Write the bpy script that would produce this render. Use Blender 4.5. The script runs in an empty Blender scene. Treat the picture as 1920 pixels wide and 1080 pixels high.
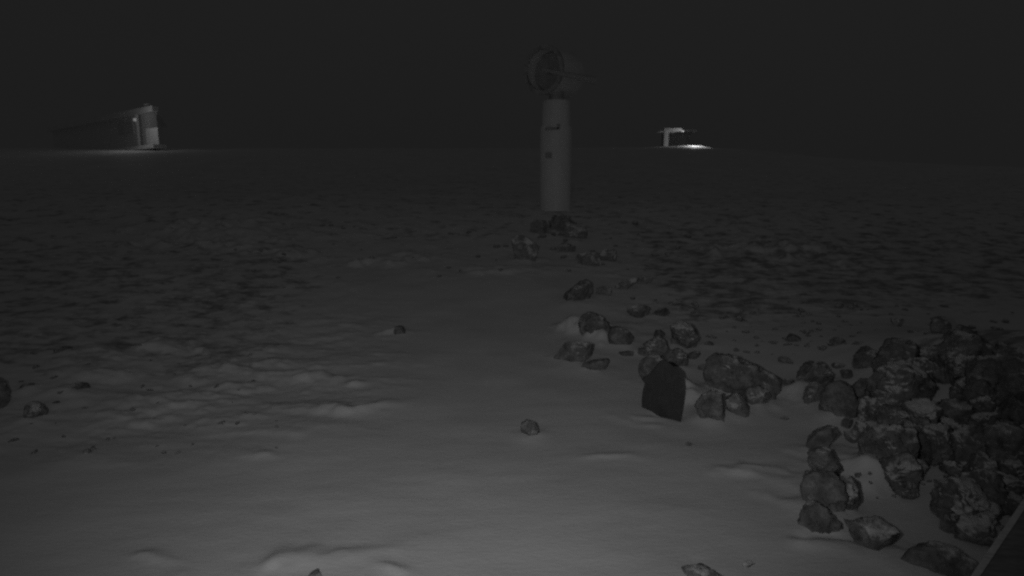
import bpy, math, random
import numpy as np
from mathutils import Vector, Matrix

random.seed(7)
rng = np.random.default_rng(7)
scene = bpy.context.scene
col = scene.collection

# ---------------------------------------------------------------- camera
EYE = 1.8
PITCH = math.radians(8.6)
FPX = 1100.0                                  # focal length in pixels of the 1920 frame
cam_data = bpy.data.cameras.new('camera')
cam_data.sensor_width = 36.0
cam_data.lens = FPX / 1920.0 * 36.0
cam_data.clip_start = 0.05
cam_data.clip_end = 3000.0
cam = bpy.data.objects.new('camera', cam_data)
cam.location = (0, 0, EYE)
cam.rotation_euler = (math.radians(90) - PITCH, 0, 0)
col.objects.link(cam)
scene.camera = cam

# ---------------------------------------------------------------- night sky
world = bpy.data.worlds.new('World')
scene.world = world
world.use_nodes = True
wn, wl = world.node_tree.nodes, world.node_tree.links
bg = wn['Background']
wtex = wn.new('ShaderNodeTexCoord')
wno = wn.new('ShaderNodeTexNoise'); wno.inputs['Scale'].default_value = 1.3; wno.inputs['Detail'].default_value = 2
wmap = wn.new('ShaderNodeMapRange')
wmap.inputs['To Min'].default_value = 0.0104; wmap.inputs['To Max'].default_value = 0.0120
wl.new(wtex.outputs['Generated'], wno.inputs['Vector'])
wl.new(wno.outputs['Fac'], wmap.inputs['Value'])
wsep = wn.new('ShaderNodeSeparateXYZ'); wl.new(wtex.outputs['Generated'], wsep.inputs[0])
wup = wn.new('ShaderNodeMapRange')            # an overcast sky is brighter overhead than at the horizon
wup.inputs['From Min'].default_value = 0.0; wup.inputs['From Max'].default_value = 1.0
wup.inputs['To Min'].default_value = 1.0; wup.inputs['To Max'].default_value = 1.55
wl.new(wsep.outputs['Z'], wup.inputs['Value'])
wmul = wn.new('ShaderNodeMath'); wmul.operation = 'MULTIPLY'
wl.new(wmap.outputs['Result'], wmul.inputs[0]); wl.new(wup.outputs['Result'], wmul.inputs[1])
wl.new(wmul.outputs[0], bg.inputs['Color'])
bg.inputs['Strength'].default_value = 1.0     # moonless overcast: even grey, no sun

# ---------------------------------------------------------------- infrared floodlight beside the lens
def aim(px, py):
    c, s = math.cos(PITCH), math.sin(PITCH)
    u, v = (px - 960) / FPX, (540 - py) / FPX
    return Vector((u, c + v * s, -s + v * c))
ld = bpy.data.lights.new('floodlight', 'SPOT')
ld.energy = 109.0
ld.color = (1, 1, 1)
ld.spot_size = math.radians(108)
ld.spot_blend = 1.0
ld.shadow_soft_size = 0.03
lo = bpy.data.objects.new('floodlight', ld)
lo.location = (-0.30, 0.02, EYE + 0.06)
lo.rotation_euler = aim(940, 520).to_track_quat('-Z', 'Y').to_euler()
col.objects.link(lo)

# ---------------------------------------------------------------- exposure
scene.view_settings.view_transform = 'Standard'
scene.view_settings.look = 'None'
scene.view_settings.exposure = 0.0
scene.view_settings.gamma = 1.0
scene.view_settings.use_curve_mapping = False
scene.cycles.max_bounces = 5
scene.cycles.sample_clamp_indirect = 0.3
scene.cycles.filter_width = 2.4
scene.cycles.use_denoising = False

# ---------------------------------------------------------------- helpers
def tag(o, label=None, cat=None, group=None, kind=None):
    if label: o['label'] = label
    if cat: o['category'] = cat
    if group: o['group'] = group
    if kind: o['kind'] = kind
    return o

def empty(name, loc, rz=0.0):
    o = bpy.data.objects.new(name, None)
    o.location = loc
    o.rotation_euler = (0, 0, rz)
    o.empty_display_size = 0.1
    col.objects.link(o)
    return o

def mesh_obj(name, verts, faces, mat=None, parent=None, smooth=False):
    me = bpy.data.meshes.new(name)
    me.from_pydata([tuple(map(float, v)) for v in verts], [], faces)
    me.update()
    if smooth:
        me.polygons.foreach_set('use_smooth', [True] * len(me.polygons))
    if mat: me.materials.append(mat)
    o = bpy.data.objects.new(name, me)
    col.objects.link(o)
    if parent: o.parent = parent
    return o

class MB:
    def __init__(self): self.v, self.f = [], []
    def add(self, v, f):
        n = len(self.v); self.v += list(v); self.f += [tuple(i + n for i in q) for q in f]
    def box(self, x0, x1, y0, y1, z0, z1, bev=0.0, M=None):
        c = [(x0, y0, z0), (x1, y0, z0), (x1, y1, z0), (x0, y1, z0), (x0, y0, z1), (x1, y0, z1), (x1, y1, z1), (x0, y1, z1)]
        if M is not None: c = [tuple(M @ Vector(p)) for p in c]
        self.add(c, [(0, 3, 2, 1), (4, 5, 6, 7), (0, 1, 5, 4), (1, 2, 6, 5), (2, 3, 7, 6), (3, 0, 4, 7)])
        return self
    def tube(self, a, b, r0, r1=None, n=16, cap=True):
        a, b = Vector(a), Vector(b); r1 = r0 if r1 is None else r1
        d = (b - a).normalized()
        s = d.orthogonal().normalized(); t = d.cross(s)
        vs = []
        for P, r in ((a, r0), (b, r1)):
            for k in range(n):
                q = 2 * math.pi * k / n
                vs.append(tuple(P + s * (r * math.cos(q)) + t * (r * math.sin(q))))
        fs = [(k, (k + 1) % n, n + (k + 1) % n, n + k) for k in range(n)]
        if cap: fs += [tuple(range(n - 1, -1, -1)), tuple(range(n, 2 * n))]
        self.add(vs, fs); return self
    def lathe(self, prof, n=32, a=(0, 0, 0), axis=(0, 0, 1), closed=False):
        ax = Vector(axis).normalized(); s = ax.orthogonal().normalized(); t = ax.cross(s); a = Vector(a)
        vs = []
        for (r, h) in prof:
            for k in range(n):
                q = 2 * math.pi * k / n
                vs.append(tuple(a + ax * h + s * (r * math.cos(q)) + t * (r * math.sin(q))))
        m = len(prof); fs = []
        for i in range(m if closed else m - 1):
            j = (i + 1) % m
            for k in range(n):
                fs.append((i * n + k, i * n + (k + 1) % n, j * n + (k + 1) % n, j * n + k))
        self.add(vs, fs); return self
    def build(self, name, mat, parent=None, bevel=0.0, smooth=False):
        o = mesh_obj(name, self.v, self.f, mat, parent, smooth)
        if bevel:
            m = o.modifiers.new('bevel', 'BEVEL'); m.width = bevel; m.segments = 2; m.limit_method = 'ANGLE'
        if smooth:
            o.data.set_sharp_from_angle(angle=math.radians(35))
        return o

# ---------------------------------------------------------------- noise
def _h(ix, iy, iz, seed):
    n = (ix * 374761393 + iy * 668265263 + iz * 2147483647 + seed * 1274126177) & 0xFFFFFFFF
    n = ((n ^ (n >> 13)) * 1274126177) & 0xFFFFFFFF
    n = ((n ^ (n >> 16)) * 2246822519) & 0xFFFFFFFF
    return ((n ^ (n >> 15)) & 0xFFFFFF) / float(0xFFFFFF) * 2 - 1
def vnoise(x, y, z=None, seed=0):
    x = np.asarray(x, float); y = np.asarray(y, float)
    z = np.zeros_like(x) if z is None else np.asarray(z, float)
    ix, iy, iz = (np.floor(a).astype(np.int64) for a in (x, y, z))
    fx, fy, fz = x - ix, y - iy, z - iz
    ux, uy, uz = (f * f * f * (f * (f * 6 - 15) + 10) for f in (fx, fy, fz))
    r = 0
    for dz in (0, 1):
        wz = uz if dz else 1 - uz
        for dy in (0, 1):
            wy = uy if dy else 1 - uy
            for dx in (0, 1):
                wx = ux if dx else 1 - ux
                r = r + wx * wy * wz * _h(ix + dx, iy + dy, iz + dz, seed)
    return r
def fbm(x, y, z=None, seed=0, octv=4, gain=0.5):
    s, a, t = 0, 1.0, 0.0
    x = np.asarray(x, float); y = np.asarray(y, float)
    for o in range(octv):
        s = s + a * vnoise(x, y, z, seed + o * 17); t += a
        x = x * 2.03 + 11.3; y = y * 2.03 - 7.1
        z = None if z is None else np.asarray(z) * 2.03 + 3.7
        a *= gain
    return s / t
def sstep(a, b, x):
    t = np.clip((np.asarray(x, float) - a) / (b - a), 0, 1)
    return t * t * (3 - 2 * t)

# ---------------------------------------------------------------- terrain shape
PY = np.array([-60, 0, 4.5, 7.0, 8.6, 9.6, 10.6, 12.0, 13.3, 20.0, 36.0, 48.0, 70.0, 120.0, 400.0, 1500.0])
PZ = np.array([-3, 0, 0.0, 0.21, 0.53, 0.69, 0.86, 1.24, 1.66, 2.45, 4.72, 5.84, 7.2, 8.2, 5.0, -10.0])
_yy = np.concatenate([np.arange(-60, 160, 0.25), np.arange(160, 1500, 5.0)])
_zz = np.interp(_yy, PY, PZ)
_k = np.exp(-0.5 * (np.arange(-8, 9) / 3.0) ** 2); _k /= _k.sum()
_zz = np.convolve(np.pad(_zz, 8, mode='edge'), _k, mode='valid')

def base_h(x, y):
    x = np.asarray(x, float); y = np.asarray(y, float)
    z = np.interp(y, _yy, _zz)
    # far ridge drops away to the right
    z = z - 0.16 * np.maximum(x - 15, 0) * sstep(22, 42, y) * (1 - 0.6 * sstep(60, 200, x))
    # bank under the rock heap on the right
    heap = np.exp(-(((x - 4.3) / 1.15) ** 2) - (((y - 4.2) / 2.0) ** 2))
    z = z + 0.75 * heap
    # low left side
    z = z + 0.15 * sstep(2, 6, -x) * sstep(2, 6, y) * (1 - sstep(12, 20, y))
    return z

def ray(px, py): return aim(px, py)
def hit(px, py, hf=None, tmax=200):
    hf = hf or base_h
    d = ray(px, py)
    t = np.concatenate([np.arange(1.0, 20, 0.01), np.arange(20, tmax, 0.1)])
    zz = EYE + d.z * t - hf(d.x * t, d.y * t)
    k = np.argmax(zz < 0)
    if not (zz < 0).any(): k = len(t) - 1
    return d.x * t[k], d.y * t[k], t[k]

SKIRTS = []    # snow lapping up round each stone
BUMPS = []      # x, y, sx, sy, height, angle
def bump(px, py, sx, sy, h, ang=0.0):
    x, y, _ = hit(px, py)
    BUMPS.append((x, y, sx, sy, h, ang))
bump(545, 1062, 0.14, 0.09, 0.020)        # snow lumps at the bottom edge
bump(600, 1050, 0.22, 0.07, 0.014)
bump(300, 1048, 0.10, 0.05, 0.012)
bump(315, 1078, 0.10, 0.05, 0.010)
bump(690, 1040, 0.16, 0.05, 0.012, 0.2)
bump(735, 1068, 0.12, 0.04, 0.016, -0.4)
bump(660, 768, 0.30, 0.12, 0.05, 0.1)     # wind shaped lumps left of the middle
bump(620, 775, 0.15, 0.06, 0.035)
bump(600, 712, 0.28, 0.10, 0.05)
bump(680, 722, 0.15, 0.06, 0.03)
bump(510, 680, 0.30, 0.10, 0.05)
bump(500, 708, 0.20, 0.07, 0.03)
bump(540, 815, 0.10, 0.06, 0.028)
bump(495, 852, 0.10, 0.05, 0.018)
bump(450, 725, 0.15, 0.08, 0.04)
bump(330, 650, 0.3, 0.12, 0.05)
bump(735, 625, 0.13, 0.07, 0.06)
bump(1103, 622, 0.24, 0.15, 0.17)         # drift in front of the crescent rock
bump(1128, 636, 0.12, 0.10, 0.09)
bump(1450, 905, 0.22, 0.12, 0.045)        # swell left of the long boulders
bump(1470, 940, 0.15, 0.10, 0.03)
bump(1160, 858, 0.18, 0.05, 0.012)
bump(550, 475, 0.45, 0.30, 0.09)
bump(770, 485, 0.5, 0.3, 0.07)
bump(690, 490, 0.3, 0.2, 0.05)
bump(1300, 745, 0.14, 0.16, 0.10)         # snow saddle right of the black slab
bump(1480, 735, 0.30, 0.22, 0.08)
bump(1640, 880, 0.25, 0.25, 0.10, 0.6)    # snow bed among the boulders
bump(1500, 470, 1.2, 0.5, 0.12)
bump(420, 440, 1.2, 0.6, 0.10)
bump(985, 505, 0.6, 0.35, 0.05)
bump(1245, 780, 0.16, 0.06, -0.03)        # scoop under the slab
bump(1200, 790, 0.16, 0.05, 0.018, -0.5)
bump(1212, 782, 0.14, 0.04, 0.028, -0.3)
bump(1540, 1005, 0.16, 0.06, -0.035)      # scoop under the long boulder
bump(1500, 1020, 0.14, 0.05, 0.02, -0.3)

_q = aim(1296, 281); _q = _q * (47.6 / _q.y)
FARBANK = (_q.x - 0.2, _q.y, 3.0, 1.0, 0.22)      # snow bank under the far lamp
def full_h(x, y, detail=True):
    x = np.asarray(x, float); y = np.asarray(y, float)
    z = base_h(x, y)
    z = z + FARBANK[4] * np.exp(-((x - FARBANK[0]) / FARBANK[2]) ** 2 - ((y - FARBANK[1]) / FARBANK[3]) ** 2)
    wx = fbm(x * 3.1, y * 3.1, seed=61, octv=3) if detail else 0.0 * x
    wy = fbm(x * 3.1, y * 3.1, seed=62, octv=3) if detail else 0.0 * x
    for bx, by, sx, sy, h, a in BUMPS:
        c, s = math.cos(a), math.sin(a)
        dx, dy = x - bx, y - by
        m = (np.abs(dx) < 4 * max(sx, sy)) & (np.abs(dy) < 4 * max(sx, sy))
        if not np.any(m): continue
        u = (dx * c + dy * s) / sx + 1.3 * wx; v = (-dx * s + dy * c) / sy + 1.5 * wy
        z = z + h * np.exp(-u * u - v * v) * (1 + 0.8 * wx)
    if detail:
        for bx, by, r_, h in SKIRTS:
            dx, dy = x - bx, y - by
            m = (np.abs(dx) < 3 * r_) & (np.abs(dy) < 3 * r_)
            if not np.any(m): continue
            z[m] = z[m] + h * np.exp(-(dx[m] ** 2 + dy[m] ** 2) / (r_ * r_)) * (1 + 1.5 * wx[m])
    near = 1 - sstep(40, 120, y)
    z = z + 0.03 * fbm(x * 0.7, y * 0.9, seed=3, octv=3) * sstep(1.0, 4, np.abs(y)) * near
    if detail:
        rough = np.maximum(sstep(0.2, 2.6, -x - 0.10 * y + 0.3) * sstep(3.9, 5.6, y + 0.25 * np.abs(x + 1.0)),
                           sstep(7.5, 10.5, y))
        rough = np.maximum(rough, 0.75 * sstep(5.6, 8.0, y - 0.2 * (x - 2)) * sstep(0.5, 1.8, x))
        sas = fbm(x * 2.3 + 0.5 * y, y * 4.8, seed=21, octv=5, gain=0.6)
        sas = np.where(sas > 0.0, sas * (1 + 0.3 * sas), sas * 0.5)
        broad = fbm(x * 1.1 + 0.3 * y, y * 1.9, seed=77, octv=2)
        w = (0.045 + 0.95 * rough) * (1 - sstep(30, 70, y))
        patch = 0.35 + 1.3 * sstep(-0.25, 0.35, fbm(x * 0.55, y * 0.7, seed=88, octv=3))
        z = z + 0.010 * fbm(x * 7.0, y * 8.0, seed=91, octv=3, gain=0.6) * rough * (1 - sstep(9, 14, y))
        z = z + (0.034 * sas + 0.022 * broad) * w * patch * (1 - 0.45 * sstep(7, 12, y))
        z = z + 0.004 * fbm(x * 2.0 + y * 2.4, y * 6.0 - x * 1.4, seed=44, octv=3) * (1 - sstep(14, 25, y)) * (0.4 + 0.6 * (1 - sstep(4.0, 5.5, y)))
        z = z + 0.22 * fbm(x * 0.12, y * 0.15, seed=9, octv=4) * sstep(20, 60, y)
    return z

def dirt_w(x, y):
    """how far dark gravel shows through the wind-packed snow: where it lies, not how it is lit"""
    left = sstep(0.6, 3.2, -x - 0.12 * y + 0.6) * sstep(4.4, 6.0, y + 0.1 * np.abs(x + 3)) * 0.60 * (1 - 0.7 * sstep(9, 15, y))
    back = sstep(8.0, 12.0, y) * (0.52 - 0.26 * sstep(12, 40, y))
    right = sstep(5.6, 7.6, y - 0.15 * (x - 2)) * sstep(0.9, 2.6, x) * (0.66 - 0.36 * sstep(9, 18, y))
    heap = np.exp(-(((x - 4.0) / 0.95) ** 2) - (((y - 4.3) / 1.9) ** 2)) * 0.80
    left2 = sstep(2.6, 4.2, -x) * 0.35 * (1 - sstep(9, 14, y))
    return np.clip(np.maximum.reduce([left, back, right, heap, left2]), 0, 1)

# ---------------------------------------------------------------- materials
def new_mat(name):
    m = bpy.data.materials.new(name); m.use_nodes = True
    nt = m.node_tree
    return m, nt.nodes, nt.links, nt.nodes['Principled BSDF']
def grey(v): return (v, v, v, 1)
def ramp(nodes, links, src, stops):
    r = nodes.new('ShaderNodeValToRGB'); e = r.color_ramp.elements
    e[0].position, e[0].color = stops[0][0], grey(stops[0][1])
    e[1].position, e[1].color = stops[-1][0], grey(stops[-1][1])
    for p, v in stops[1:-1]:
        k = e.new(p); k.color = grey(v)
    links.new(src, r.inputs['Fac']); return r
def noise(nodes, links, vec, scale, detail=4, rough=0.55):
    n = nodes.new('ShaderNodeTexNoise'); n.inputs['Scale'].default_value = scale
    n.inputs['Detail'].default_value = detail; n.inputs['Roughness'].default_value = rough
    if vec is not None: links.new(vec, n.inputs['Vector'])
    return n
def mapping(nodes, links, src, scale):
    m = nodes.new('ShaderNodeMapping'); m.inputs['Scale'].default_value = scale
    links.new(src, m.inputs['Vector']); return m.outputs['Vector']

def snow_material():
    m, n, l, p = new_mat('snow')
    tc = n.new('ShaderNodeTexCoord').outputs['Object']
    at = n.new('ShaderNodeAttribute'); at.attribute_name = 'gravel'
    stretched = mapping(n, l, tc, (1.0, 1.6, 1.0))
    a = noise(n, l, stretched, 3.2, 9, 0.68)
    b = noise(n, l, tc, 14.0, 4)
    # gravel mask = noise above a threshold which drops where more gravel lies bare
    thr = n.new('ShaderNodeMapRange'); l.new(at.outputs['Fac'], thr.inputs['Value'])
    thr.inputs['From Min'].default_value = 0; thr.inputs['From Max'].default_value = 1
    thr.inputs['To Min'].default_value = 0.86; thr.inputs['To Max'].default_value = 0.31
    sub = n.new('ShaderNodeMath'); sub.operation = 'SUBTRACT'
    l.new(a.outputs['Fac'], sub.inputs[0]); l.new(thr.outputs['Result'], sub.inputs[1])
    msk = n.new('ShaderNodeMapRange'); l.new(sub.outputs[0], msk.inputs['Value'])
    msk.inputs['From Min'].default_value = -0.06; msk.inputs['From Max'].default_value = 0.10
    snow = ramp(n, l, noise(n, l, tc, 1.1, 3).outputs['Fac'], [(0.3, 0.80), (0.7, 0.89)])
    grav = ramp(n, l, b.outputs['Fac'], [(0.3, 0.28), (0.7, 0.46)])
    mix = n.new('ShaderNodeMix'); mix.data_type = 'RGBA'
    l.new(msk.outputs['Result'], mix.inputs['Factor']); l.new(snow.outputs['Color'], mix.inputs[6]); l.new(grav.outputs['Color'], mix.inputs[7])
    l.new(mix.outputs[2], p.inputs['Base Color'])
    p.inputs['Roughness'].default_value = 0.75
    p.inputs['Specular IOR Level'].default_value = 0.25
    hb = noise(n, l, mapping(n, l, tc, (1, 2.2, 1)), 22, 8, 0.65)
    bp = n.new('ShaderNodeBump'); bp.inputs['Strength'].default_value = 0.30; bp.inputs['Distance'].default_value = 0.014
    l.new(hb.outputs['Fac'], bp.inputs['Height'])
    l.new(bp.outputs['Normal'], p.inputs['Normal'])
    return m

def rock_material(name, lo_, hi_, frost=0.35, up=0.26, fs=6.0, bs=0.9):
    m, n, l, p = new_mat(name)
    tc = n.new('ShaderNodeTexCoord').outputs['Object']
    oi = n.new('ShaderNodeObjectInfo')
    sh = n.new('ShaderNodeVectorMath'); sh.operation = 'ADD'
    mul = n.new('ShaderNodeMath'); mul.operation = 'MULTIPLY'; mul.inputs[1].default_value = 37.0
    l.new(oi.outputs['Random'], mul.inputs[0]); l.new(tc, sh.inputs[0]); l.new(mul.outputs[0], sh.inputs[1])
    v = sh.outputs[0]
    a = noise(n, l, v, 11.0, 9, 0.72)
    base = ramp(n, l, a.outputs['Fac'], [(0.36, lo_), (0.52, (lo_ + hi_) * 0.42), (0.70, hi_)])
    # wind-blown snow lodged on upward ledges and in pits
    geo = n.new('ShaderNodeNewGeometry'); sx = n.new('ShaderNodeSeparateXYZ'); l.new(geo.outputs['Normal'], sx.inputs[0])
    c = noise(n, l, v, fs, 8, 0.62)
    ad = n.new('ShaderNodeMath'); ad.operation = 'MULTIPLY_ADD'; ad.inputs[1].default_value = up
    l.new(sx.outputs['Z'], ad.inputs[0]); l.new(c.outputs['Fac'], ad.inputs[2])
    ms = n.new('ShaderNodeMapRange'); l.new(ad.outputs[0], ms.inputs['Value'])
    ms.inputs['From Min'].default_value = 1.0 - frost; ms.inputs['From Max'].default_value = 1.12 - frost
    mix = n.new('ShaderNodeMix'); mix.data_type = 'RGBA'
    l.new(ms.outputs['Result'], mix.inputs['Factor']); l.new(base.outputs['Color'], mix.inputs[6]); mix.inputs[7].default_value = grey(0.82)
    l.new(mix.outputs[2], p.inputs['Base Color'])
    p.inputs['Roughness'].default_value = 0.85
    p.inputs['Specular IOR Level'].default_value = 0.3
    bp = n.new('ShaderNodeBump'); bp.inputs['Strength'].default_value = bs; bp.inputs['Distance'].default_value = 0.025
    l.new(noise(n, l, v, 11, 8, 0.7).outputs['Fac'], bp.inputs['Height']); l.new(bp.outputs['Normal'], p.inputs['Normal'])
    return m

def plain(name, v, rough=0.6, var=0.12, scale=6, metal=0.0, bumpd=0.0, stretch=(1, 1, 1), spec=0.4):
    m, n, l, p = new_mat(name)
    tc = mapping(n, l, n.new('ShaderNodeTexCoord').outputs['Object'], stretch)
    no = noise(n, l, tc, scale, 6, 0.6)
    r = ramp(n, l, no.outputs['Fac'], [(0.3, v * (1 - var)), (0.7, min(0.9, v * (1 + var)))])
    l.new(r.outputs['Color'], p.inputs['Base Color'])
    p.inputs['Roughness'].default_value = rough; p.inputs['Metallic'].default_value = metal
    p.inputs['Specular IOR Level'].default_value = spec
    if bumpd:
        bp = n.new('ShaderNodeBump'); bp.inputs['Strength'].default_value = 0.5; bp.inputs['Distance'].default_value = bumpd
        l.new(no.outputs['Fac'], bp.inputs['Height']); l.new(bp.outputs['Normal'], p.inputs['Normal'])
    return m

M_snow = snow_material()
M_rock = rock_material('dark rock', 0.14, 0.47, 0.30)
M_rock_far = rock_material('rock dusted with snow', 0.18, 0.48, 0.40)
M_rock_dim = rock_material('rime coated rock', 0.26, 0.56, 0.40)
M_rock_heap = rock_material('heap rock', 0.14, 0.44, 0.325, 0.30, 5.0, 1.0)
M_slab = rock_material('black slab rock', 0.085, 0.13, 0.0)
M_white = plain('white painted steel', 0.88, 0.55, 0.10, 5, stretch=(1, 1, 0.4), bumpd=0.004)
M_drum = plain('dull grey sheet metal', 0.88, 0.7, 0.15, 7)
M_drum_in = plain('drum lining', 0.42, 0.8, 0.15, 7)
M_opening_shade = plain('boards in shade tone', 0.05, 0.9, 0.2, 5)  # near-black colour stands in for the shade inside the shelter
M_rim = plain('worn rim metal', 0.45, 0.7, 0.3, 9)
M_neck = plain('dark steel neck', 0.44, 0.7, 0.2, 9)
M_slot = plain('slot rubber', 0.45, 0.9, 0.1, 9)
M_wall = plain('pale cladding', 0.86, 0.8, 0.06, 3)
M_wall_dim = plain('grey cladding', 0.86, 0.8, 0.06, 3)
M_roof = plain('snow dusted roof sheet', 0.86, 0.8, 0.06, 2)
M_trim = plain('white painted timber trim', 0.86, 0.7, 0.06, 8)
M_glass = plain('dark window glass', 0.70, 0.25, 0.1, 1)
M_wood_lit = plain('weathered timber lit tone', 0.8, 0.8, 0.3, 14, stretch=(1, 8, 8), bumpd=0.003)  # pale tone paints in the lamplight on the plank's edge
M_wood_shaded = plain('weathered timber shaded tone', 0.28, 0.85, 0.3, 9, stretch=(1, 6, 6), bumpd=0.004)  # same plank, darker colour standing in for its unlit broad side

def frost_metal():
    m, n, l, p = new_mat('frosted bracket metal')
    tc = n.new('ShaderNodeTexCoord').outputs['Object']
    v = n.new('ShaderNodeTexVoronoi'); v.inputs['Scale'].default_value = 45; l.new(tc, v.inputs['Vector'])
    r = ramp(n, l, v.outputs['Distance'], [(0.10, 0.93), (0.40, 0.55)])
    l.new(r.outputs['Color'], p.inputs['Base Color']); p.inputs['Roughness'].default_value = 0.4; p.inputs['Metallic'].default_value = 0.0
    bp = n.new('ShaderNodeBump'); bp.inputs['Distance'].default_value = 0.02; l.new(v.outputs['Distance'], bp.inputs['Height'])
    l.new(bp.outputs['Normal'], p.inputs['Normal'])
    return m
M_frost = frost_metal()

def lamp_mat():
    m, n, l, p = new_mat('lit lamp glass')
    p.inputs['Base Color'].default_value = grey(0.8)
    p.inputs['Emission Color'].default_value = grey(1.0)
    p.inputs['Emission Strength'].default_value = 0.12
    return m
M_lamp = lamp_mat()

# ---------------------------------------------------------------- ground sheet (polar grid round the camera foot)
def build_ground():
    az_f = np.radians(np.arange(-56, 56.001, 0.15))
    az_b = np.radians(np.concatenate([np.arange(59, 301, 4.0)]))
    az = np.concatenate([az_f, az_b])
    rad = [0.5]
    while rad[-1] < 1400:
        r = rad[-1]
        rad.append(r * (1.0048 if r < 16 else 1.012 if r < 70 else 1.05))
    rad = np.array(rad)
    A, R = np.meshgrid(az, rad)
    X, Y = R * np.sin(A), R * np.cos(A)
    Z = full_h(X, Y)
    na, nr = len(az), len(rad)
    verts = np.stack([X.ravel(), Y.ravel(), Z.ravel()], 1)
    cz = float(full_h(np.array([0.0]), np.array([0.0]))[0])
    verts = np.vstack([verts, [[0, 0, cz]]])
    i = np.arange(nr - 1)[:, None]; k = np.arange(na)[None, :]
    k2 = (k + 1) % na
    q = np.stack([i * na + k, i * na + k2, (i + 1) * na + k2, (i + 1) * na + k], -1).reshape(-1, 4)[:, ::-1]
    c = nr * na
    kk = np.arange(na)
    tri = np.stack([np.full(na, c), (kk + 1) % na, kk], 1)
    me = bpy.data.meshes.new('snow_ground')
    me.vertices.add(len(verts)); me.vertices.foreach_set('co', verts.ravel())
    nl = q.size + tri.size
    me.loops.add(nl); me.loops.foreach_set('vertex_index', np.concatenate([q.ravel(), tri.ravel()]).astype(np.int32))
    npoly = len(q) + len(tri)
    me.polygons.add(npoly)
    starts = np.concatenate([np.arange(len(q)) * 4, q.size + np.arange(len(tri)) * 3]).astype(np.int32)
    me.polygons.foreach_set('loop_start', starts)
    me.update(calc_edges=True); me.validate()
    me.polygons.foreach_set('use_smooth', [True] * npoly)
    at = me.attributes.new('gravel', 'FLOAT', 'POINT')
    at.data.foreach_set('value', dirt_w(verts[:, 0], verts[:, 1]).astype(np.float32))
    me.materials.append(M_snow)
    o = bpy.data.objects.new('snow_ground', me); col.objects.link(o)
    o['kind'] = 'structure'
    return o

# ---------------------------------------------------------------- stones
def gh(px, py): return hit(px, py, lambda x, y: full_h(x, y, False))

def stone_mesh(name, outline, T, seed, mat, nth=84, nla=34, blocky=0.62, rough=0.10, cuts=9, tilt_back=0.15):
    """outline: (x, z) metres round the centre, star shaped; T: half thickness along y"""
    pts = np.array(outline)
    ang = np.arctan2(pts[:, 1], pts[:, 0]); o = np.argsort(ang)
    pts = pts[o]
    th = np.linspace(-math.pi, math.pi, nth, endpoint=False)
    R = np.zeros(nth)
    P2 = np.roll(pts, -1, 0)
    for i, t in enumerate(th):
        d = np.array([math.cos(t), math.sin(t)]); best = 0
        for a, b in zip(pts, P2):
            e = b - a; den = d[0] * e[1] - d[1] * e[0]
            if abs(den) < 1e-9: continue
            s = (a[0] * e[1] - a[1] * e[0]) / den
            u = (a[0] * d[1] - a[1] * d[0]) / den
            if s > 0 and -1e-6 <= u <= 1 + 1e-6: best = max(best, s)
        R[i] = best
    R = 0.6 * R + 0.2 * (np.roll(R, 1) + np.roll(R, -1))
    rg = np.random.default_rng(seed)
    size = R.mean()
    ph = np.linspace(-math.pi / 2, math.pi / 2, nla + 1)[1:-1]
    V = [(0, -T, 0)]
    for p in ph:
        r = math.cos(p) ** blocky; y = math.copysign(abs(math.sin(p)) ** 0.85, math.sin(p)) * T
        for i, t in enumerate(th):
            V.append((R[i] * r * math.cos(t), y, R[i] * r * math.sin(t)))
    V.append((0, T, 0))
    V = np.array(V)
    # chisel facets off the front and back, away from the outline
    for _ in range(cuts):
        nrm = rg.normal(size=3); nrm[1] = abs(nrm[1]) + 0.7; nrm[1] *= rg.choice([-1, -1, 1]); nrm /= np.linalg.norm(nrm)
        q = V / np.array([size, T, size]); dist = q @ nrm
        lim = rg.uniform(0.5, 0.8)
        over = np.maximum(dist - lim, 0)
        V -= (over[:, None] * nrm[None, :]) * np.array([size, T, size]) * 1.0
    s = 2.6 / size
    N = np.stack([fbm(V[:, 0] * s + seed, V[:, 1] * s, V[:, 2] * s, seed + k * 31, 4, 0.6) for k in range(3)], 1)
    V += N * rough * size * 1.9
    rd = 1 - np.abs(fbm(V[:, 0] * s * 1.7, V[:, 1] * s * 1.7, V[:, 2] * s * 1.7, seed + 7, 3, 0.6)) * 2.4
    V -= (V / np.maximum(np.linalg.norm(V, axis=1), 1e-6)[:, None]) * (np.maximum(rd, 0) ** 3)[:, None] * rough * size * 0.9
    V[:, 1] += V[:, 2] * tilt_back
    F = []
    for i in range(nth): F.append((0, 1 + i, 1 + (i + 1) % nth))
    for j in range(nla - 2):
        a = 1 + j * nth; b = a + nth
        for i in range(nth): F.append((a + i, b + i, b + (i + 1) % nth, a + (i + 1) % nth))
    e = 1 + (nla - 2) * nth; top = len(V) - 1
    for i in range(nth): F.append((top, e + (i + 1) % nth, e + i))
    me = bpy.data.meshes.new(name)
    me.from_pydata([tuple(map(float, v)) for v in V], [], F); me.update()
    me.polygons.foreach_set('use_smooth', [True] * len(me.polygons))
    me.materials.append(mat)
    return me

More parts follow.
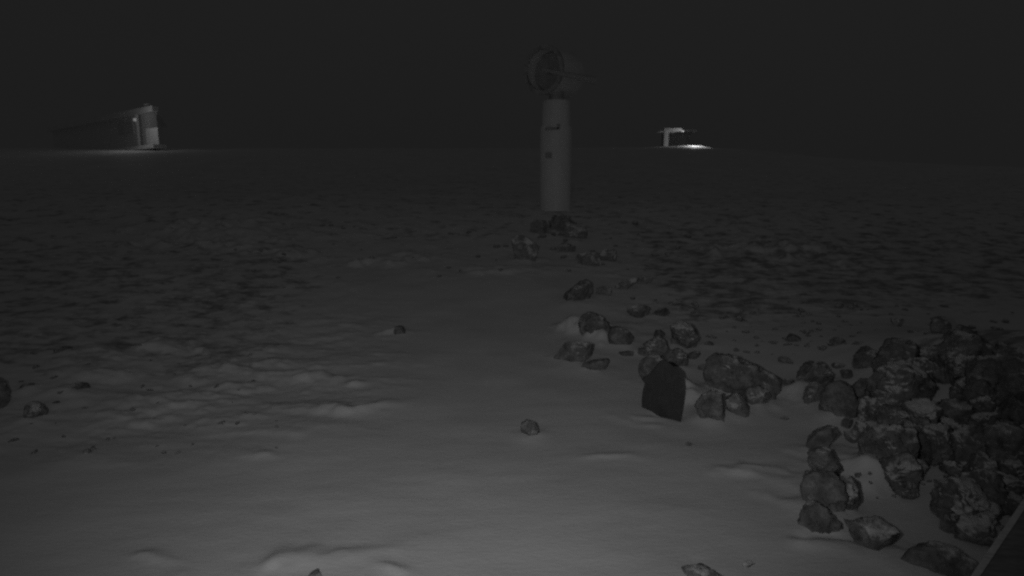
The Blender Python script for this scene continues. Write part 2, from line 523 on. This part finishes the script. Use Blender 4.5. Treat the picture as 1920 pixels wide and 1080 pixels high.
def outline_stone(name, pts, label, mat=None, thick=0.42, seed=1, sink=0.22, rough=0.08, cat='rock', group=None, blocky=0.62, lift=0.0, dshift=0.5, cuts=9):
    """a stone whose face towards the path has this outline; it stands on the ground at its foot"""
    pts = np.array(pts, float)
    x0, y0 = pts.min(0); x1, y1 = pts.max(0)
    cx, cy = (x0 + x1) / 2, (y0 + y1) / 2
    foot = pts[np.argmax(pts[:, 1])]
    hx, hy, D = gh(foot[0] * 0.5 + cx * 0.5, min(y1 - lift, 1120))
    k = D / FPX
    T = thick * min(x1 - x0, y1 - y0) * k + 0.03
    D2 = D + T * dshift
    k = D2 / FPX
    c = ray(cx, cy) * D2 + Vector((0, 0, EYE))
    o2 = [((p[0] - cx) * k, -(p[1] - cy) * k * 1.02) for p in pts]
    hh = (y1 - y0) * k
    # the buried foot goes on below the snow line
    o2 = [(x, z - (sink * hh if z < -0.22 * hh else 0)) for x, z in o2]
    me = stone_mesh(name, o2, T, seed, mat or M_rock, blocky=blocky, rough=rough, cuts=cuts)
    o = bpy.data.objects.new(name, me); col.objects.link(o)
    o.location = c
    if name != 'heap_stone': SKIRTS.append((c.x, c.y, 0.42 * (x1 - x0) * k + 0.05, min(0.07, 0.10 * hh)))
    o.rotation_euler = (0, 0, -math.atan2(c.x, c.y) * 0.9)
    tag(o, label, cat, group)
    return o

def blob(cx, cy, w, h, seed, ang=0.0, n=11, jag=0.22):
    rg = np.random.default_rng(seed + 500)
    out = []
    for i in range(n):
        t = 2 * math.pi * (i + rg.uniform(-0.25, 0.25)) / n
        r = 1 - jag * rg.random()
        x, y = math.cos(t) * w / 2 * r, math.sin(t) * h / 2 * r
        out.append((cx + x * math.cos(ang) - y * math.sin(ang), cy + x * math.sin(ang) + y * math.cos(ang)))
    return out

S = outline_stone
# the row of boulders right of the middle
S('boulder', [(1084, 602), (1092, 588), (1112, 586), (1130, 597), (1146, 612), (1142, 628), (1100, 634), (1086, 618)],
  'dark crescent of a boulder showing behind a rounded snow drift', seed=1)
S('boulder', [(1139, 628), (1143, 614), (1158, 612), (1178, 621), (1189, 632), (1181, 643), (1160, 651), (1144, 645)],
  'smooth black egg shaped boulder right of the rounded snow drift', seed=2, rough=0.04)
S('boulder', [(1027, 664), (1033, 648), (1060, 641), (1090, 640), (1125, 645), (1145, 650), (1144, 662), (1110, 664), (1085, 675), (1066, 683), (1040, 678)],
  'long low mottled boulder, leftmost of the boulder row', seed=3, rough=0.05)
S('boulder', [(1085, 690), (1095, 681), (1120, 674), (1138, 669), (1142, 676), (1133, 690), (1105, 698), (1090, 696)],
  'small flat slanted stone just below the leftmost long boulder', seed=4, rough=0.04)
S('boulder', [(1256, 612), (1275, 603), (1298, 610), (1313, 630), (1309, 648), (1295, 658), (1275, 654), (1260, 636)],
  'upright boulder patched with snow, highest behind the black slab', seed=9, mat=M_rock_far)
S('boulder', [(1196, 655), (1212, 641), (1235, 630), (1248, 638), (1255, 658), (1247, 672), (1222, 671), (1200, 666)],
  'snow dusted boulder resting directly above and behind the black slab', seed=7, mat=M_rock_far)
S('boulder', [(1246, 672), (1252, 658), (1270, 653), (1287, 666), (1292, 680), (1277, 692), (1255, 689)],
  'dark squat boulder wedged between the black slab and the wedge boulder', seed=8)
S('boulder', [(1190, 706), (1195, 690), (1205, 676), (1218, 668), (1236, 667), (1250, 681), (1262, 694), (1240, 702), (1214, 708), (1200, 714)],
  'grey capstone leaning over the top of the black slab', seed=6, mat=M_rock, rough=0.04, lift=-14)
def standing_slab():
    # a flat slab on edge, its right end nearer: foot runs between two points of the ground
    a = gh(1203, 764); b = gh(1277, 793)
    A, Bp = Vector((a[0], a[1], 0)), Vector((b[0], b[1], 0))
    X = (Bp - A).normalized(); Nn = Vector((-X.y, X.x, 0))      # pointing away from the camera
    if Nn.y < 0: Nn = -Nn
    pts = [(1203, 766), (1203, 748), (1205, 732), (1209, 719), (1202, 711), (1216, 702), (1226, 690), (1236, 677), (1246, 674), (1258, 683), (1271, 694), (1277, 712), (1280, 736), (1278, 765), (1277, 795), (1264, 790), (1248, 784), (1225, 774)]
    V = []
    E = Vector((0, 0, EYE))
    for px, py in pts:
        r = ray(px, py); t = (A - E).dot(Nn) / r.dot(Nn); V.append(E + r * t)
    c = sum(V, Vector()) / len(V); c.z = min(v.z for v in V)
    bm_v = [v - c for v in V]
    foot = [v - Vector((0, 0, 0.012)) if pts[i][1] >= 764 and (i == 0 or i >= len(pts) - 4) else v for i, v in enumerate(bm_v)]
    away = Vector((c.x, c.y, 0)).normalized()
    n = len(foot)
    rg = random.Random(3)
    back = [v * 0.93 + away * (0.12 + rg.uniform(-0.015, 0.02)) for v in foot]
    F = [tuple(range(n)), tuple(range(2 * n - 1, n - 1, -1))] + [(i, n + i, n + (i + 1) % n, (i + 1) % n) for i in range(n)]
    o = mesh_obj('slab_rock', [tuple(v) for v in foot + back], F, M_slab)
    o.location = c
    m = o.modifiers.new('bevel', 'BEVEL'); m.width = 0.008; m.segments = 2
    tag(o, 'smooth black upright slab of rock with a straight right edge', 'rock')
standing_slab()
S('boulder', [(1318, 722), (1322, 695), (1330, 674), (1350, 668), (1380, 672), (1420, 689), (1462, 706), (1463, 730), (1452, 748), (1425, 748), (1380, 742), (1340, 734)],
  'broad wedge shaped boulder sloping down to the right, largest of the boulder row', seed=10, thick=0.5)
S('boulder', [(1305, 760), (1314, 743), (1334, 730), (1352, 735), (1357, 762), (1355, 785), (1340, 795), (1322, 785), (1309, 774)],
  'rounded boulder at the foot of the wedge boulder, left of a pair', seed=11)
S('boulder', [(1362, 750), (1374, 738), (1392, 744), (1405, 762), (1401, 778), (1386, 785), (1367, 782)],
  'rounded boulder at the foot of the wedge boulder, right of a pair', seed=12)
S('boulder', [(1398, 734), (1420, 722), (1446, 735), (1450, 747), (1427, 764), (1408, 758)],
  'mottled stone tucked under the right end of the wedge boulder', seed=13, mat=M_rock_far)
S('boulder', [(1492, 706), (1505, 690), (1520, 679), (1545, 679), (1561, 690), (1560, 712), (1546, 724), (1515, 724), (1498, 716)],
  'blocky boulder with a flat top, left edge of the rock heap', seed=14)
S('boulder', [(1506, 746), (1511, 728), (1525, 717), (1545, 721), (1554, 740), (1546, 756), (1522, 755)],
  'small rounded boulder below the flat topped block', seed=15)
S('boulder', [(1538, 775), (1543, 742), (1555, 722), (1576, 714), (1595, 727), (1604, 750), (1602, 782), (1585, 790), (1555, 789)],
  'arch shaped dark boulder rimmed by a thin line of snow', seed=16, rough=0.05)
S('boulder', [(1597, 690), (1606, 664), (1622, 645), (1641, 650), (1653, 672), (1648, 692), (1622, 697)],
  'pointed dark boulder above the arch shaped boulder', seed=17)
# near boulders on the right
S('boulder', [(1516, 852), (1518, 830), (1534, 811), (1556, 800), (1580, 788), (1592, 797), (1560, 818), (1546, 836), (1540, 850)],
  'narrow crooked stone at the upper left rim of the snow hollow', seed=18, rough=0.06)
S('boulder', [(1517, 880), (1518, 850), (1535, 844), (1555, 845), (1568, 862), (1583, 881), (1572, 896), (1540, 900), (1520, 896)],
  'triangular dark boulder left of the snow hollow', seed=19)
S('boulder', [(1505, 925), (1506, 902), (1520, 891), (1548, 888), (1572, 892), (1584, 915), (1580, 945), (1560, 962), (1530, 966), (1510, 955)],
  'pitted dark boulder, middle one of the standing stack by the snow hollow', seed=20)
S('boulder', [(1497, 988), (1506, 955), (1530, 942), (1560, 952), (1577, 970), (1573, 1004), (1545, 1011), (1515, 1002)],
  'rounded base boulder with a bright snow rim under it', seed=21)
S('boulder', [(1572, 905), (1588, 894), (1604, 905), (1612, 935), (1613, 960), (1598, 969), (1582, 958), (1574, 935)],
  'narrow upright stone right of the pitted stack, against the snow', seed=22)
S('boulder', [(1596, 893), (1604, 886), (1613, 884), (1622, 894), (1619, 903), (1604, 904)],
  'small peaked stone sticking out of the snow hollow', seed=23)
S('boulder', [(1578, 1003), (1586, 995), (1620, 981), (1650, 969), (1688, 956), (1700, 970), (1692, 995), (1662, 1015), (1630, 1038), (1606, 1034), (1590, 1022)],
  'long black stone lying slanted on the snow near the bottom right', seed=24, rough=0.05, thick=0.5)
S('boulder', [(1696, 1092), (1700, 1062), (1720, 1038), (1750, 1027), (1785, 1029), (1815, 1040), (1838, 1062), (1846, 1092), (1770, 1104)],
  'big round dark boulder cut by the bottom edge beside the timber rail', seed=25, rough=0.05, lift=10)
S('boulder', [(1242, 1084), (1275, 1073), (1310, 1065), (1350, 1062), (1382, 1072), (1394, 1092), (1320, 1104), (1255, 1098)],
  'low flat rock cut by the bottom edge of the snow', seed=26, rough=0.05, lift=10)
S('stone', [(1374, 1056), (1390, 1053), (1412, 1056), (1432, 1061), (1420, 1065), (1392, 1062)],
  'thin dark flake of stone just above the low flat rock', seed=27, cat='stone')
S('stone', [(566, 1082), (580, 1075), (600, 1073), (616, 1074), (618, 1086), (590, 1092)],
  'dark stone tip standing in for the shaded opening under the snow lump at the bottom edge', seed=28, cat='stone', lift=6)  # dark stone put where the hollow under the lump lies in shade
# broken stones filling the gaps of the boulder row
for cx_, cy_, w_, h_, lab in [
        (1212, 660, 40, 20, 'small snowy stone at the upper left of the black slab'),
        (1172, 664, 44, 12, 'flat sliver of stone left of the snow dusted boulder'),
        (1232, 628, 34, 20, 'small stone between the snow dusted and the snow patched boulder'),
        (1300, 668, 34, 20, 'small stone just left of the wedge boulder top'),
        (1318, 690, 26, 18, 'stone chip against the left end of the wedge boulder'),
        (1360, 722, 44, 24, 'stone above the pair of rounded boulders, below the wedge'),
        (1418, 716, 40, 20, 'snowy stone on the lower right flank of the wedge boulder'),
        (1268, 640, 28, 22, 'small stone left under the snow patched upright boulder'),
        (1478, 716, 30, 14, 'low stone between the wedge boulder and the flat topped block'),
        (1588, 702, 36, 22, 'stone between the flat topped block and the pointed boulder'),
        (1612, 742, 40, 50, 'tall narrow stone right of the arch shaped boulder'),
        (1572, 688, 30, 16, 'small stone behind the flat topped block'),
        (1588, 796, 44, 24, 'dark stone below the arch shaped boulder'),
        (1604, 820, 50, 26, 'dark stone at the upper right rim of the snow hollow'),
        (1648, 850, 50, 36, 'dark stone on the right rim of the snow hollow'),
        (1560, 880, 34, 26, 'small pitted stone in the middle of the standing stack'),
        (1545, 952, 40, 24, 'stone plugging the gap in the lower standing stack')]:
    S('boulder', blob(cx_, cy_, w_, h_, cx_ + cy_, ((cx_ * 7) % 10 - 5) / 12.0, jag=0.3), lab, seed=cx_ + cy_, rough=0.06, cuts=13)
# single stones out on the snow
S('stone', [(976, 806), (978, 795), (988, 789), (1000, 790), (1010, 798), (1014, 808), (1006, 821), (992, 822), (979, 817)],
  'lone round stone in the middle of the smooth snow', seed=30, cat='stone', rough=0.05)
S('stone', blob(1291, 834, 16, 9, 31), 'tiny pebble alone on the snow below the black slab', seed=31, cat='stone')
S('stone', blob(1470, 786, 26, 8, 32), 'flat pebble half buried in snow left of the arch boulder', seed=32, cat='stone')
S('stone', blob(749, 620, 26, 20, 33), 'small stone with a bright snow lump on its left', seed=33, cat='stone')
S('stone', blob(68, 772, 46, 40, 34), 'round dark stone near the left edge of the snow field', seed=34, cat='stone')
S('stone', blob(150, 725, 40, 17, 35, 0.25), 'slanted oblong stone right of the round stone on the left', seed=35, cat='stone')
S('stone', blob(54, 726, 34, 15, 36, 0.1), 'low flat stone just above the round stone on the left', seed=36, cat='stone')
S('stone', [(-14, 758), (-12, 715), (0, 700), (8, 712), (15, 738), (15, 762), (4, 768)], 'tall black stone cut by the left edge', seed=37, cat='stone')
S('stone', blob(165, 848, 18, 14, 38), 'small dark pebble low in the left snow field', seed=38, cat='stone')
S('stone', blob(120, 655, 34, 12, 39), 'faint flat stone in the upper left of the snow field', seed=39, cat='stone')
S('stone', blob(105, 757, 22, 9, 40), 'pebble just right of the round stone on the left', seed=40, cat='stone')
S('stone', blob(415, 795, 22, 10, 41), 'pebble among the rough wind ripples', seed=41, cat='stone')
# rocks below the instrument pillar and behind the boulder row
S('rock', [(958, 448), (972, 440), (990, 446), (1010, 462), (1004, 478), (985, 492), (966, 488), (960, 468)],
  'dark angular rock on the snow left of the pillar foot', seed=42, rough=0.04, mat=M_rock_dim)
S('rock', blob(1052, 418, 56, 40, 43), 'dim rock at the foot of the white pillar', seed=43, mat=M_rock_dim)
S('rock', blob(1012, 424, 44, 30, 44), 'dim snow dusted rock below left of the white pillar', seed=44, mat=M_rock_dim)
S('rock', blob(1080, 436, 56, 30, 45), 'dim rock below right of the white pillar', seed=45, mat=M_rock_dim)
S('rock', blob(1104, 486, 62, 32, 46), 'low dark rock on the snow ridge below the pillar', seed=46, mat=M_rock_dim)
S('rock', blob(1140, 478, 40, 26, 47), 'dim rock at the right end of the low ridge rocks', seed=47, mat=M_rock_dim)
S('rock', blob(1062, 466, 44, 18, 48, 0.3), 'thin slanting rock between the angular rock and the ridge rocks', seed=48, mat=M_rock_dim)
S('rock', [(1046, 566), (1060, 550), (1080, 534), (1098, 524), (1112, 532), (1112, 552), (1100, 566), (1070, 570)],
  'dark peaked rock at the left end of the far rock band', seed=49)
S('rock', blob(1132, 546, 38, 24, 50, -0.2), 'low rock right of the dark peaked rock in the far band', seed=50, mat=M_rock_dim)
S('rock', blob(1172, 533, 56, 16, 51, -0.45), 'slender rock slanting up to the right in the far band', seed=51, mat=M_rock_dim)
S('rock', blob(1208, 526, 36, 18, 52, -0.2), 'dim rock at the upper right end of the far band', seed=52, mat=M_rock_dim)
S('rock', blob(1198, 584, 50, 30, 53), 'dark rock behind the egg shaped boulder, left of two', seed=53)
S('rock', blob(1239, 586, 38, 24, 54), 'dark rock behind the egg shaped boulder, right of two', seed=54)
S('rock', blob(1286, 580, 44, 14, 55), 'flat faint rock above the snow patched upright boulder', seed=55, mat=M_rock_dim)
S('rock', blob(1330, 645, 20, 11, 56), 'small black pebble above the wedge boulder', seed=56, cat='stone')
S('rock', blob(1380, 656, 13, 9, 57), 'tiny dark pebble above the middle of the wedge boulder', seed=57, cat='stone')
S('rock', blob(1484, 634, 34, 18, 58), 'dark pebble up the slope right of the wedge boulder', seed=58, cat='stone')
S('rock', blob(1472, 676, 34, 15, 59, 0.3), 'slanted pebble above the right tip of the wedge boulder', seed=59, cat='stone')
S('rock', blob(1570, 642, 40, 18, 60), 'low dark rock up the slope above the flat topped block', seed=60)
S('rock', blob(1682, 604, 44, 18, 61), 'dim flat rock high on the slope above the heap', seed=61, mat=M_rock_dim)
S('rock', blob(1764, 612, 34, 48, 62, -0.2), 'black upright rock high above the rock heap', seed=62, mat=M_rock)

# the heap on the right: layers of stones from the top down
ORD = ['first', 'second', 'third', 'fourth', 'fifth', 'sixth', 'seventh', 'eighth', 'ninth', 'tenth', 'eleventh', 'twelfth']
heap_layers = [
    (668, [1690, 1745, 1800, 1856, 1905], 52),
    (700, [1672, 1722, 1775, 1830, 1884], 54),
    (734, [1632, 1690, 1742, 1796, 1850, 1904], 58),
    (770, [1628, 1680, 1730, 1786, 1840, 1894], 60),
    (806, [1626, 1676, 1724, 1780, 1836, 1888], 62),
    (842, [1620, 1660, 1712, 1768, 1822, 1880], 60),
    (880, [1680, 1716, 1792, 1846, 1900], 60),
    (918, [1694, 1800, 1850, 1898], 62),
    (958, [1780, 1832, 1882], 64),
    (990, [1776, 1830], 38),
]
hs = 100
for li, (yy, xs, sz) in enumerate(heap_layers):
    for xi, xx in enumerate(xs):
        hs += 1
        rg = random.Random(hs)
        q_ = rg.choice([0.8, 1.1, 1.4, 1.9]); w = sz * q_ * rg.uniform(0.9, 1.3); h = sz * q_ * rg.uniform(0.75, 1.2)
        if yy == 842 and xx == 1620: w, h = 34, 30
        if xx == 1716 and yy == 880: w, h = 34, 46
        S('heap_stone', blob(xx + rg.uniform(-14, 14), yy + rg.uniform(-12, 12), w, h, hs, rg.uniform(-0.9, 0.9), jag=0.30),
          'dark angular stone, %s from left in the %s layer of the right rock heap' % (ORD[xi], ORD[li]),
          mat=M_rock_heap, seed=hs, cat='stone', group='stones of the rock heap at the right edge', thick=0.55, rough=0.09, lift=2, sink=0.5, cuts=16)

build_ground()          # once every stone has its place, so that the snow laps up round it

# small half-buried stones strewn over the slopes: six shapes, shared
protos = []
for i in range(6):
    rg = random.Random(900 + i)
    o2 = [(math.cos(2 * math.pi * k / 9) * rg.uniform(0.7, 1.1), math.sin(2 * math.pi * k / 9) * rg.uniform(0.45, 0.75)) for k in range(9)]
    protos.append(stone_mesh('stone', o2, 0.75, 900 + i, M_rock_dim, nth=16, nla=8, rough=0.1, cuts=5, tilt_back=0))
LAND = [((1100, 605), 'the rounded snow drift'), ((1165, 632), 'the egg shaped boulder'), ((1285, 630), 'the snow patched upright boulder'),
        ((1390, 705), 'the wedge shaped boulder'), ((1527, 700), 'the flat topped block'), ((1625, 672), 'the pointed dark boulder'),
        ((1764, 612), 'the black upright rock'), ((1870, 660), 'the heap top corner'), ((1682, 604), 'the dim flat rock on the slope'),
        ((1484, 634), 'the dark pebble on the slope'), ((985, 467), 'the dark angular rock'), ((1041, 385), 'the white pillar foot'),
        ((1080, 548), 'the dark peaked rock'), ((1104, 486), 'the low ridge rock'), ((68, 772), 'the round stone at left'), ((150, 725), 'the slanted oblong stone'),
        ((749, 620), 'the stone with a snow lump'), ((165, 848), 'the low left pebble'), ((415, 795), 'the ripple field pebble'), ((120, 655), 'the faint flat stone'),
        ((1640, 880), 'the snow hollow'), ((1598, 930), 'the narrow upright stone'), ((1690, 930), 'the lower heap edge'), ((1770, 850), 'the middle of the heap'),
        ((266, 285), 'the porch hut')]
ORDN = ORD + ['thirteenth', 'fourteenth', 'fifteenth', 'sixteenth', 'seventeenth', 'eighteenth', 'nineteenth', 'twentieth'] + ['twenty-' + q for q in ORD[:9]] + ['thirtieth']
def strew(n, box, size, label, group, seed, power=1.0, avoid=None):
    rg = random.Random(seed); done = 0; made = []
    while done < n:
        px = rg.uniform(box[0], box[2]); py = box[1] + (box[3] - box[1]) * rg.random() ** power
        if avoid and avoid(px, py): continue
        x, y, t = gh(px, py)
        s = rg.uniform(*size) * t / FPX * 0.5
        o = bpy.data.objects.new('stone', protos[rg.randrange(6)])
        o.location = (x, y, float(full_h(np.array([x]), np.array([y]))[0]) + s * 0.05)
        o.rotation_euler = (rg.uniform(-0.3, 0.3), rg.uniform(-0.3, 0.3), rg.uniform(0, 6.28))
        o.scale = (s * rg.uniform(0.8, 1.4), s * rg.uniform(0.7, 1.1), s * rg.uniform(0.6, 1.0))
        tag(o, None, 'stone', group)
        col.objects.link(o); done += 1
        d, (lx, ly), ph = min((math.hypot(px - a[0], (py - a[1]) * 2), a, p_) for a, p_ in LAND)
        dx, dy = px - lx, (py - ly) * 2
        way = ('right of' if dx > 0 else 'left of') if abs(dx) > abs(dy) else ('below' if dy > 0 else 'above')
        made.append((ph, way, d, o))
    seen = {}
    for ph, way, d, o in sorted(made, key=lambda m: m[2]):
        r = seen.get((ph, way), 0); seen[(ph, way)] = r + 1
        o['label'] = '%s, %s nearest %s %s' % (label, ORDN[r], way, ph)
strew(80, (1180, 560, 1620, 668), (6, 22), 'stone half buried in gravel', 'small stones behind the boulder row', 1,
      avoid=lambda x, y: x < 1330 and y > 600)
strew(45, (1600, 570, 1900, 680), (8, 24), 'small dim slope stone', 'small stones above the rock heap', 2)
strew(30, (1000, 415, 1300, 510), (8, 22), 'dim small ridge stone', 'small stones below the pillar', 3)
strew(45, (20, 620, 520, 860), (5, 16), 'pebble in rippled snow', 'pebbles in the left snow field', 4, power=0.8)
strew(24, (1610, 790, 1800, 940), (6, 14), 'pebble between heap stones', 'pebbles between the heap stones', 5)
strew(30, (430, 420, 950, 520), (6, 18), 'dim stone on the far slope', 'stones on the far slope', 6)

# ---------------------------------------------------------------- white pillar with drum instrument
def at_depth(px, py, yd):
    d = ray(px, py); t = yd / d.y
    return Vector((d.x * t, yd, EYE + d.z * t)), t
YP = 13.3
foot_p, tp = at_depth(1041, 386, YP)
k = tp / FPX
gz = float(full_h(foot_p.x, foot_p.y, False))
def zrow(row): return at_depth(1041, row, YP)[0].z
pil = tag(empty('instrument_pillar', (foot_p.x, foot_p.y, gz - 0.05)),
          'thick white pillar in two sections carrying a round drum instrument', 'instrument pillar')
Z0 = gz - 0.05
def zr(row): return zrow(row) - Z0
r_lo, r_up = 29.0 * k, 26.0 * k
MB().lathe([(0.0, 0), (r_lo * 0.96, 0), (r_lo * 0.98, zr(385)), (r_lo, zr(300)), (r_lo, zr(241)), (r_lo * 0.985, zr(238)), (0.0, zr(238))], 48).build('lower_section', M_white, pil, smooth=True)
MB().lathe([(0.0, zr(238.5)), (r_up, zr(238.5)), (r_up, zr(194)), (r_up * 0.93, zr(190)), (0.0, zr(189.5))], 48).build('upper_section', M_white, pil, smooth=True)
MB().box(-21 * k, 3 * k, -r_lo - 0.012, -r_lo + 0.14, zr(247), zr(242)).box(-1 * k, 5 * k, -r_lo - 0.012, -r_lo + 0.1, zr(246), zr(236)).build('hasp', M_slot, pil, bevel=0.006)
MB().box(-20 * k, -9 * k, -r_lo + 0.005, -r_lo + 0.12, zr(298), zr(288)).build('name_plate', M_neck, pil, bevel=0.006)
MB().lathe([(0, zr(190)), (14 * k, zr(190)), (13 * k, zr(176)), (11 * k, zr(168)), (0, zr(168))], 24).build('neck', M_neck, pil, smooth=True)
# drum: a short open cylinder whose mouth looks to the front left
c_front = at_depth(1018, 131, YP - 0.25)[0] - Vector((foot_p.x, foot_p.y, Z0))
ax = Vector((0.60, 0.80, 0.03)).normalized()
R = 41 * k; L = 0.95
MB().lathe([(R * 0.86, 0.0), (R, 0.0), (R, 0.05), (R * 0.96, 0.07), (R * 1.04, L * 0.9), (R * 0.94, L), (0.0, L + 0.05), (0.0, L), (R * 0.8, L - 0.04), (R * 0.84, L * 0.5), (R * 0.86, 0.06)],
           56, c_front, ax, closed=True).build('drum', M_drum, pil, smooth=True)
MB().lathe([(R * 0.86, -0.012), (R * 1.03, -0.012), (R * 1.03, 0.05), (R * 0.86, 0.05)], 56, c_front, ax, closed=True).build('rim', M_rim, pil, smooth=True)
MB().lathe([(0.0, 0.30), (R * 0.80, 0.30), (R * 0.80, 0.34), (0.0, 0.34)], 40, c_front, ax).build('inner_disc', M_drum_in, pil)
MB().lathe([(0, 0.12), (0.05, 0.13), (0.06, 0.30), (0, 0.30)], 20, c_front, ax).build('hub', M_neck, pil)
a0 = at_depth(1016, 130, YP - 0.62)[0] - Vector((foot_p.x, foot_p.y, Z0))
a1 = at_depth(1116, 151, YP - 0.30)[0] - Vector((foot_p.x, foot_p.y, Z0))
MB().tube(a0, a1, 0.03, 0.085, 14).build('frosted_arm', M_frost, pil, smooth=True)

# ---------------------------------------------------------------- huts
def local_frame(root):
    Mw = Matrix.Translation(root.location) @ Matrix.Rotation(root.rotation_euler.z, 4, 'Z')
    return Mw
def lamp(name, parent, loc, energy, size=0.15):
    d = bpy.data.lights.new(name, 'POINT'); d.energy = energy; d.shadow_soft_size = size
    o = bpy.data.objects.new(name, d); o.location = loc; o.parent = parent; col.objects.link(o); return o

# left hut: its long front runs away to the left, porch end near the camera
P0 = at_depth(312, 281, 36.0)[0]
P1 = at_depth(104, 296, 47.0)[0]
d = Vector((P1.x - P0.x, P1.y - P0.y, 0)); Lh = d.length; rz = math.atan2(d.y, d.x)
hut = tag(empty('porch_hut', (P0.x, P0.y, P0.z + 0.12), rz), 'long low white hut on the left, only its right end lit by a porch lamp', 'hut')
# local x runs to the far left end, local -y... find which side faces the camera
Mw = Matrix.Translation(hut.location) @ Matrix.Rotation(rz, 4, 'Z')
side = 1 if (Mw.inverted() @ Vector((0, 0, EYE))).y > 0 else -1
kk = 36.0 / FPX
Hh = 2.15
def B(x0, x1, y0, y1, z0, z1): return MB().box(x0, x1, min(y0 * side, y1 * side), max(y0 * side, y1 * side), z0, z1)
# y positive = towards the camera
def plan(pts, z0, z1):
    m = MB(); n = len(pts)
    m.add([(x, y * side, z0) for x, y in pts] + [(x, y * side, z1) for x, y in pts],
          [tuple(range(n)), tuple(range(2 * n - 1, n - 1, -1))] + [(i, n + i, n + (i + 1) % n, (i + 1) % n) for i in range(n)])
    return m
plan([(1.9, 0), (Lh, 0), (Lh, -3.5), (8.2, -3.5), (1.9, -0.42)], -1.2, Hh).build('wall', M_wall, hut)
plan([(1.45, 0.35), (Lh + 0.3, 0.35), (Lh + 0.3, -3.8), (8.0, -3.8), (1.45, -0.30)], Hh + 0.003, Hh + 0.28).build('roof', M_roof, hut)
B(0.45, 1.447, 0.05, 0.35, Hh + 0.003, Hh + 0.26).build('porch_beam', M_trim, hut)
B(0.46, 9.0, 0.352, 0.40, Hh - 0.04, Hh + 0.30).build('fascia', M_trim, hut)
B(-0.10, 7.2, 0.003, 0.75, -0.06, 0.16).build('porch_deck', M_roof, hut, bevel=0.02)
B(2.55, 2.73, 0.34, 0.46, 0.143, Hh - 0.045).build('post', M_trim, hut)
B(0.0, 1.60, 0.34, 0.40, 0.143, 1.16).build('balustrade', M_wall, hut, bevel=0.01)
wdo = B(4.1, 6.5, 0.004, 0.05, 1.05, 1.95).build('window', M_trim, hut)
B(4.2, 5.25, 0.052, 0.060, 1.12, 1.88).build('pane', M_glass, wdo)
B(5.35, 6.4, 0.052, 0.060, 1.12, 1.88).build('pane', M_glass, wdo)
B(2.56, 2.72, 0.462, 0.58, 1.70, 1.86).build('porch_lamp', M_lamp, hut)
B(1.65, 1.95, -0.05, 0.2, Hh + 0.283, Hh + 0.55).build('roof_vent', M_trim, hut)
lamp('porch_light', hut, (0.3, 1.9 * side, 1.5), 9.5)

# right hut: small canopy on a post over a lit snow bank
Q0 = at_depth(1246, 281, 48.0)[0]
hut2 = tag(empty('porch_shelter', (Q0.x, Q0.y, Q0.z), 0.12), 'far small porch shelter right of the pillar beside a brightly lit patch of snow', 'shelter')
def B2(x0, x1, y0, y1, z0, z1): return MB().box(x0, x1, y0, y1, z0, z1)
B2(-0.16, 1.30, -0.10, 1.6, 1.50, 1.66).build('canopy', M_roof, hut2)
B2(-0.14, 1.32, -0.16, -0.103, 1.44, 1.68).build('fascia', M_trim, hut2)
B2(-0.10, 0.26, -0.10, 0.1, -0.8, 1.497).build('post', M_trim, hut2)
B2(1.34, 1.50, -0.16, -0.02, 1.40, 1.52).build('bracket_lamp', M_lamp, hut2)
B2(0.30, 2.70, 1.40, 1.50, -0.4, 1.497).build('shade_back_wall', M_opening_shade, hut2)  # added dark sheet, read as the shaded opening under the canopy
B2(1.303, 2.75, 0.30, 1.6, 1.50, 1.62).build('rear_roof', M_opening_shade, hut2)
lamp('shelter_light', hut2, (2.1, -0.95, 0.80), 30.0)
bol = MB().tube((0, 0, -0.4), (0, 0, 0.42), 0.05, 0.05, 12).build('marker_post', M_slot, None, smooth=True)
bol.location = at_depth(1268, 284, 46.6)[0]
tag(bol, 'thin dark marker post in front of the brightly lit snow patch', 'post')

# ---------------------------------------------------------------- timber rail at the lower right corner
ra = ray(1806, 1098) * 2.15 + Vector((0, 0, EYE))
rb = ray(1990, 830) * 3.0 + Vector((0, 0, EYE))
rail = empty('timber_rail', ra)
tag(rail, 'slanting timber rail coloured pale as lit on a board coloured dark as shade at the bottom right corner', 'rail')
dv = (rb - ra); Lr = dv.length; X = dv.normalized()
view = (ra - Vector((0, 0, EYE))).normalized()
Yv = (view - X * view.dot(X)).normalized(); Zv = X.cross(Yv)
if Zv.x > 0: Zv = -Zv
Fm = Matrix((X, Yv, Zv)).transposed().to_4x4()
MB().box(-0.3, Lr, -0.002, 0.03, -0.024, -0.002, M=Fm).build('top_rail', M_wood_lit, rail, bevel=0.003)
MB().box(-0.3, Lr, 0.01, 0.035, -0.20, -0.0245, M=Fm).build('board', M_wood_shaded, rail, bevel=0.003)
MB().box(-0.3, Lr, 0.012, 0.04, -0.42, -0.205, M=Fm).build('board', M_wood_shaded, rail, bevel=0.003)
